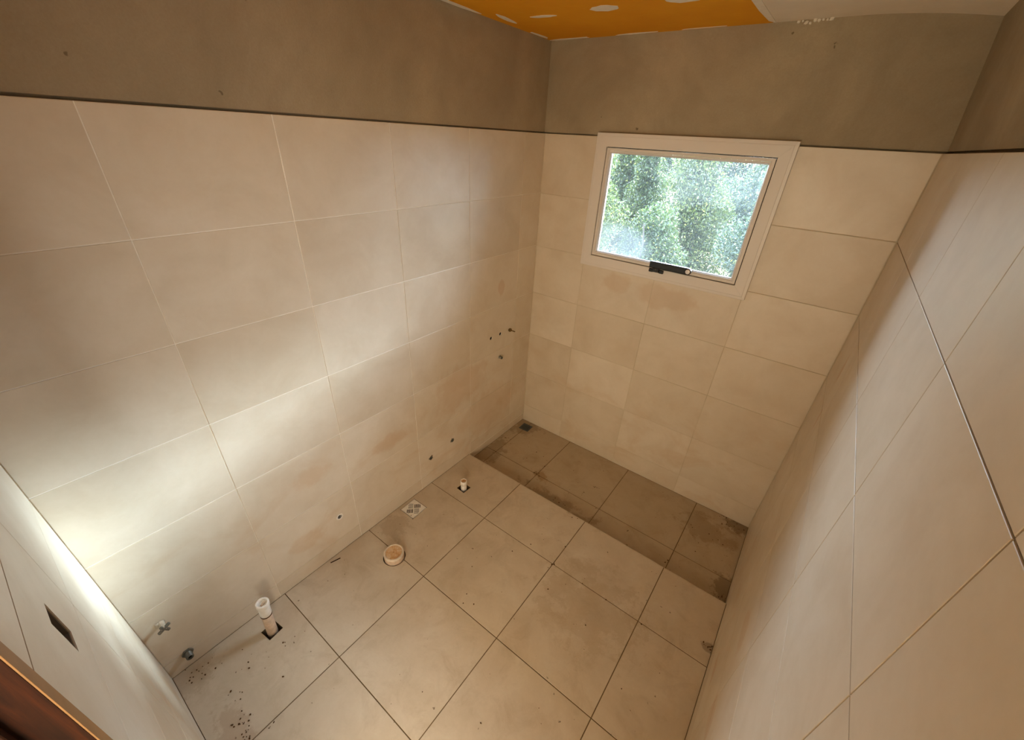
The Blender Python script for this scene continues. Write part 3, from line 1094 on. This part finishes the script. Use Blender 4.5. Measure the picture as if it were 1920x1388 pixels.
# empty electrical box in the front wall
t = thing('junction_box', 'empty dark electrical box recessed in the tiled front wall', 'junction box', (0.6875, F, 1.218))
bm = bmesh.new()
hw, hh = 0.0290, 0.0475
add_plate(bm, rect(-hw, -hh, hw, hh), [rect(-hw + 0.002, -hh + 0.002, hw - 0.002, hh - 0.002)], -0.050, -0.003, lambda u, v, w: (u, w, v))
add_box(bm, (-hw, -0.052, -hh), (hw, -0.050, hh))
link('shell', bm, MT['boxgrey'], t)
for sz in (-1, 1):
    bm = bmesh.new()
    add_box(bm, (-0.006, -0.012, sz * 0.0385 - 0.006), (0.006, -0.006, sz * 0.0385 + 0.006))
    link('screw_lug', bm, MT['boxgrey'], t)
bm = bmesh.new()
for k, cx in enumerate((-0.010, 0.002, 0.012)):
    add_lathe(bm, [(0, -0.0498 + 0.03), (0.0022, -0.0498 + 0.03), (0.0022, -0.0498), (0, -0.0498)], 8)
    for v in bm.verts:
        if not v.tag:
            v.co = Vector((v.co.x + cx, v.co.z, v.co.y - 0.01 + 0.006 * k))
            v.tag = True
link('wire', bm, MT['dark'], t)

# a splinter lying on the floor by the wall
bm = bmesh.new()
add_box(bm, (-0.0022, -0.026, 0.0), (0.0022, 0.026, 0.003), 0, 0.0006)
o = link('splinter', bm, MT['wood'], None)
o.location = (0.030, -1.800, 0.0002)
o.rotation_euler = (0, 0, -0.28)
tag(o, 'thin dark wood splinter lying on floor along left wall', 'splinter')

# crumbs of dirt and mortar
bm = bmesh.new()
spots = [((0.436, -2.44), 0.020, 10, 0), ((0.371, -2.443), 0.03, 14, 0), ((0.488, -2.372), 0.012, 4, 0), ((0.08, -2.46), 0.06, 16, 0),
         ((0.20, -2.38), 0.12, 14, 0), ((1.779, -0.969), 0.02, 12, 0), ((0.97, -1.07), 0.02, 5, 0), ((1.464, -0.583), 0.012, 5, STEP),
         ((0.72, -0.60), 0.05, 10, STEP), ((0.473, -0.478), 0.018, 10, STEP), ((0.09, -0.49), 0.02, 7, STEP), ((1.77, -0.62), 0.03, 14, STEP),
         ((1.70, -0.06), 0.07, 16, STEP), ((1.6, -0.25), 0.14, 18, STEP), ((0.4, -0.25), 0.25, 14, STEP), ((0.06, -0.30), 0.06, 10, STEP),
         ((0.12, -1.40), 0.05, 6, 0), ((0.24, -2.16), 0.05, 5, 0), ((0.18, -0.96), 0.07, 6, 0), ((1.2, -1.0), 0.5, 14, 0), ((0.9, -1.9), 0.5, 14, 0)]
for (cx, cy), sp, n, z in spots:
    for k in range(n):
        x = min(W - 0.006, max(0.006, random.gauss(cx, sp * 0.6)))
        y = random.gauss(cy, sp * 0.6)
        if z < 0:
            y = min(-0.006, max(YS + 0.008, y))
        else:
            y = min(YS - 0.012, max(F + 0.006, y))
        r = random.uniform(0.0012, 0.0042)
        m4 = Matrix.Translation((x, y, z + r * 0.42)) @ Matrix.Rotation(random.uniform(0, 6.28), 4, 'Z') @ Matrix.Diagonal(
            (random.uniform(0.8, 1.5), random.uniform(0.7, 1.1), 0.5, 1))
        bmesh.ops.create_icosphere(bm, subdivisions=1, radius=r, matrix=m4)
o = link('debris', bm, MT['dirt'])
o['kind'] = 'stuff'
tag(o, 'brown crumbs of dirt and mortar scattered over the tiled floor', 'debris')

# ------------------------------------------------------------------ garden outside the window
bm = bmesh.new()
nx, ny = 26, 20
g = {}
for i in range(nx + 1):
    for j in range(ny + 1):
        x = -20 + 40 * i / nx
        y = 0.13 + 40 * (j / ny) ** 1.6
        z = -0.35 + 0.05 * math.sin(x * 1.7) * math.cos(y * 1.3)
        g[i, j] = bm.verts.new((x, y, z))
for i in range(nx):
    for j in range(ny):
        bm.faces.new((g[i, j], g[i + 1, j], g[i + 1, j + 1], g[i, j + 1]))
for f in bmesh.ops.extrude_face_region(bm, geom=bm.faces[:])['geom']:
    if isinstance(f, bmesh.types.BMVert):
        f.co.z -= 0.25
structure(link('ground', bm, MT['soil']))


def tube(bm, pts, r0, r1, seg=7):
    prev = None
    n = len(pts)
    for i, p in enumerate(pts):
        p = Vector(p)
        d = (Vector(pts[min(i + 1, n - 1)]) - Vector(pts[max(i - 1, 0)])).normalized()
        a = d.orthogonal().normalized()
        b = d.cross(a)
        r = r0 + (r1 - r0) * i / (n - 1)
        ring = [bm.verts.new(p + a * r * math.cos(2 * math.pi * k / seg) + b * r * math.sin(2 * math.pi * k / seg)) for k in range(seg)]
        if prev:
            for k in range(seg):
                bm.faces.new((prev[k], prev[(k + 1) % seg], ring[(k + 1) % seg], ring[k]))
        else:
            bm.faces.new(ring[::-1])
        prev = ring
    bm.faces.new(prev)


def foliage(name, clumps, n, size, mat, parent, rng):
    """folded leaves spread through the clumps (centre, radii)"""
    vol = np.array([c[1][0] * c[1][1] * c[1][2] for c in clumps]) ** 0.67
    n, size = int(n * 1.7), size * 0.74
    idx = rng.choice(len(clumps), n, p=vol / vol.sum())
    d = rng.normal(size=(n, 3))
    d /= np.linalg.norm(d, axis=1)[:, None]
    rr = rng.uniform(0.25, 1.0, n) ** 0.5
    cen = np.array([c[0] for c in clumps])[idx]
    rad = np.array([c[1] for c in clumps])[idx]
    pos = cen + d * rad * rr[:, None]
    s = size * rng.uniform(0.6, 1.35, n)[:, None]
    a = rng.normal(size=(n, 3))
    a[:, 2] -= 0.4
    a /= np.linalg.norm(a, axis=1)[:, None]
    b = np.cross(a, rng.normal(size=(n, 3)))
    b /= np.linalg.norm(b, axis=1)[:, None]
    c = np.cross(a, b)
    v = np.empty((n, 4, 3))
    v[:, 0] = pos - a * s
    v[:, 1] = pos + b * s * 0.42 + c * s * 0.12
    v[:, 2] = pos + a * s
    v[:, 3] = pos - b * s * 0.42 + c * s * 0.12
    base = np.arange(n)[:, None] * 4
    tri = np.concatenate([base + [0, 1, 2], base + [0, 2, 3]], 1).reshape(-1, 3)
    me = bpy.data.meshes.new(name)
    me.vertices.add(n * 4)
    me.vertices.foreach_set('co', v.reshape(-1).astype(np.float32))
    me.loops.add(len(tri) * 3)
    me.loops.foreach_set('vertex_index', tri.reshape(-1).astype(np.int32))
    me.polygons.add(len(tri))
    me.polygons.foreach_set('loop_start', np.arange(len(tri), dtype=np.int32) * 3)
    me.update(calc_edges=True)
    me.materials.append(mat)
    o = bpy.data.objects.new(name, me)
    COL.objects.link(o)
    o.parent = parent
    o['kind'] = 'stuff'
    return o


def shrub(name, label, cat, x, y, h, w, mat, nleaf, seed, size=0.035, stems=3):
    rng = np.random.default_rng(seed)
    rd = random.Random(seed)
    z0 = -0.35
    t = thing(name, label, cat, (x, y, z0), 'garden plants outside the window')
    clumps = []
    for k in range(16):
        f = (k + 0.5) / 16
        zz = h * (0.10 + 0.82 * f)
        ww = w * (0.62 + 0.38 * math.sin(math.pi * min(1, f + 0.15)))
        a = rd.uniform(0, 6.28)
        q = rd.uniform(0, 0.55) * ww
        clumps.append(((q * math.cos(a), q * math.sin(a) * 0.7, zz), (ww * 0.55, ww * 0.45, h * 0.13)))
    foliage('foliage', clumps, nleaf, size, mat, t, rng)
    for k in range(stems):
        bm = bmesh.new()
        a = rd.uniform(0, 6.28)
        pts = []
        for i in range(7):
            f = i / 6
            pts.append((w * 0.35 * f * math.cos(a) + rd.uniform(-1, 1) * 0.03 * f, w * 0.35 * f * math.sin(a) + rd.uniform(-1, 1) * 0.03 * f,
                        -0.03 + h * 0.9 * f))
        tube(bm, pts, 0.028, 0.008)
        link('stem', bm, MT['bark'], t, True)
    return t


shrub('shrub', 'dense dark green shrub filling the lower middle of the window', 'shrub', -0.20, 3.0, 1.75, 0.72, MT['leaf_a'], 20000, 1, 0.024)
shrub('shrub', 'yellow-green shrub behind the left edge of the window pane', 'shrub', -1.75, 4.3, 2.5, 0.90, MT['leaf_b'], 20000, 2, 0.028)
shrub('shrub', 'grey-green shrub behind the right edge of the window pane', 'shrub', 0.95, 4.0, 2.3, 0.75, MT['leaf_c'], 18000, 3, 0.026)
shrub('tall_shrub', 'tall thin-stemmed olive bush behind the middle of the window', 'shrub', -0.35, 5.1, 2.9, 0.95, MT['leaf_b'], 24000, 4, 0.030, 5)
shrub('tall_shrub', 'tall dark bush farthest back behind upper left of window', 'shrub', -2.35, 7.3, 3.3, 1.35, MT['leaf_a'], 26000, 5, 0.036, 4)
shrub('tall_shrub', 'tall pale bush farthest back behind upper right of window', 'shrub', 0.55, 7.2, 3.3, 1.35, MT['leaf_c'], 26000, 6, 0.036, 4)
shrub('shrub', 'low green shrub seen in the bottom left of the window pane', 'shrub', -1.15, 2.55, 1.05, 0.45, MT['leaf_b'], 9000, 7, 0.022)
shrub('tall_shrub', 'broad grey-green bush in the far row behind middle of window', 'shrub', -0.95, 10.4, 4.0, 1.6, MT['leaf_c'], 24000, 8, 0.046, 4)
shrub('tall_shrub', 'broad olive bush in the far row toward left of window', 'shrub', -4.3, 10.6, 4.0, 1.6, MT['leaf_b'], 22000, 9, 0.046, 4)
shrub('sky_blocker_bush', 'tall olive bush added out of view right of window to block sky, nearest the house', 'shrub', 3.3, 1.5, 3.3, 1.0, MT['leaf_b'], 12000, 10, 0.050, 4)  # unseen bushes added to keep low sky light off the left wall
shrub('sky_blocker_bush', 'tall dark bush added out of view right of window to block sky, second from the house', 'shrub', 3.5, 3.9, 3.2, 1.1, MT['leaf_a'], 12000, 11, 0.050, 4)
shrub('sky_blocker_bush', 'tall grey-green bush added out of view right of window to block sky, farthest from the house', 'shrub', 3.6, 6.4, 3.4, 1.1, MT['leaf_c'], 12000, 12, 0.050, 4)
shrub('sky_blocker_bush', 'tall dark bush added out of view left of window to block sky, nearest the house', 'shrub', -3.4, 1.6, 4.4, 1.0, MT['leaf_a'], 12000, 13, 0.050, 4)  # more added out of view, keeping sky light off the right wall
shrub('sky_blocker_bush', 'tall olive bush added out of view left of window to block sky, second from the house', 'shrub', -4.4, 3.8, 4.6, 1.1, MT['leaf_b'], 12000, 14, 0.050, 4)
shrub('tall_shrub', 'broad dark bush in the last row, seen between the far bushes', 'shrub', 1.9, 11.6, 4.4, 1.7, MT['leaf_a'], 22000, 15, 0.050, 4)
shrub('tall_shrub', 'broad grey-green bush in the last row behind the gap at window top', 'shrub', -4.3, 14.4, 5.0, 2.1, MT['leaf_c'], 24000, 16, 0.056, 4)
shrub('tall_shrub', 'very tall thin bush closing the gap at the top of the window', 'shrub', -1.52, 5.95, 2.75, 0.48, MT['leaf_a'], 14000, 17, 0.030, 4)

# a slim tree added out of view in the sun's way: it shades the left half of the window
rng = np.random.default_rng(21)
rd = random.Random(21)
t = thing('sun_blocker_tree', 'slim tree with a high round crown, added out of view to shade the window', 'sun_blocker_tree', (2.20, 5.6, -0.20), 'garden plants outside the window')
foliage('crown', [((rd.uniform(-0.5, 0.5), rd.uniform(-0.3, 0.3), 4.0 + rd.uniform(-0.65, 0.6)), (0.48, 0.42, 0.45)) for k in range(30)],
        42000, 0.045, MT['leaf_a'], t, rng)
bm = bmesh.new()
tube(bm, [(0, 0, -0.03), (0.03, 0.02, 1.2), (-0.02, 0, 2.4), (0.02, 0.03, 3.6), (0.0, 0.0, 4.3)], 0.055, 0.02, 9)
link('trunk', bm, MT['bark'], t, True)
shrub('sky_blocker_bush', 'very tall grey-green bush added out of view left of window to block sky, behind two others', 'shrub', -6.2, 2.4, 5.2, 1.1, MT['leaf_c'], 12000, 18, 0.055, 4)  # added unseen behind them to block more sky light from the left
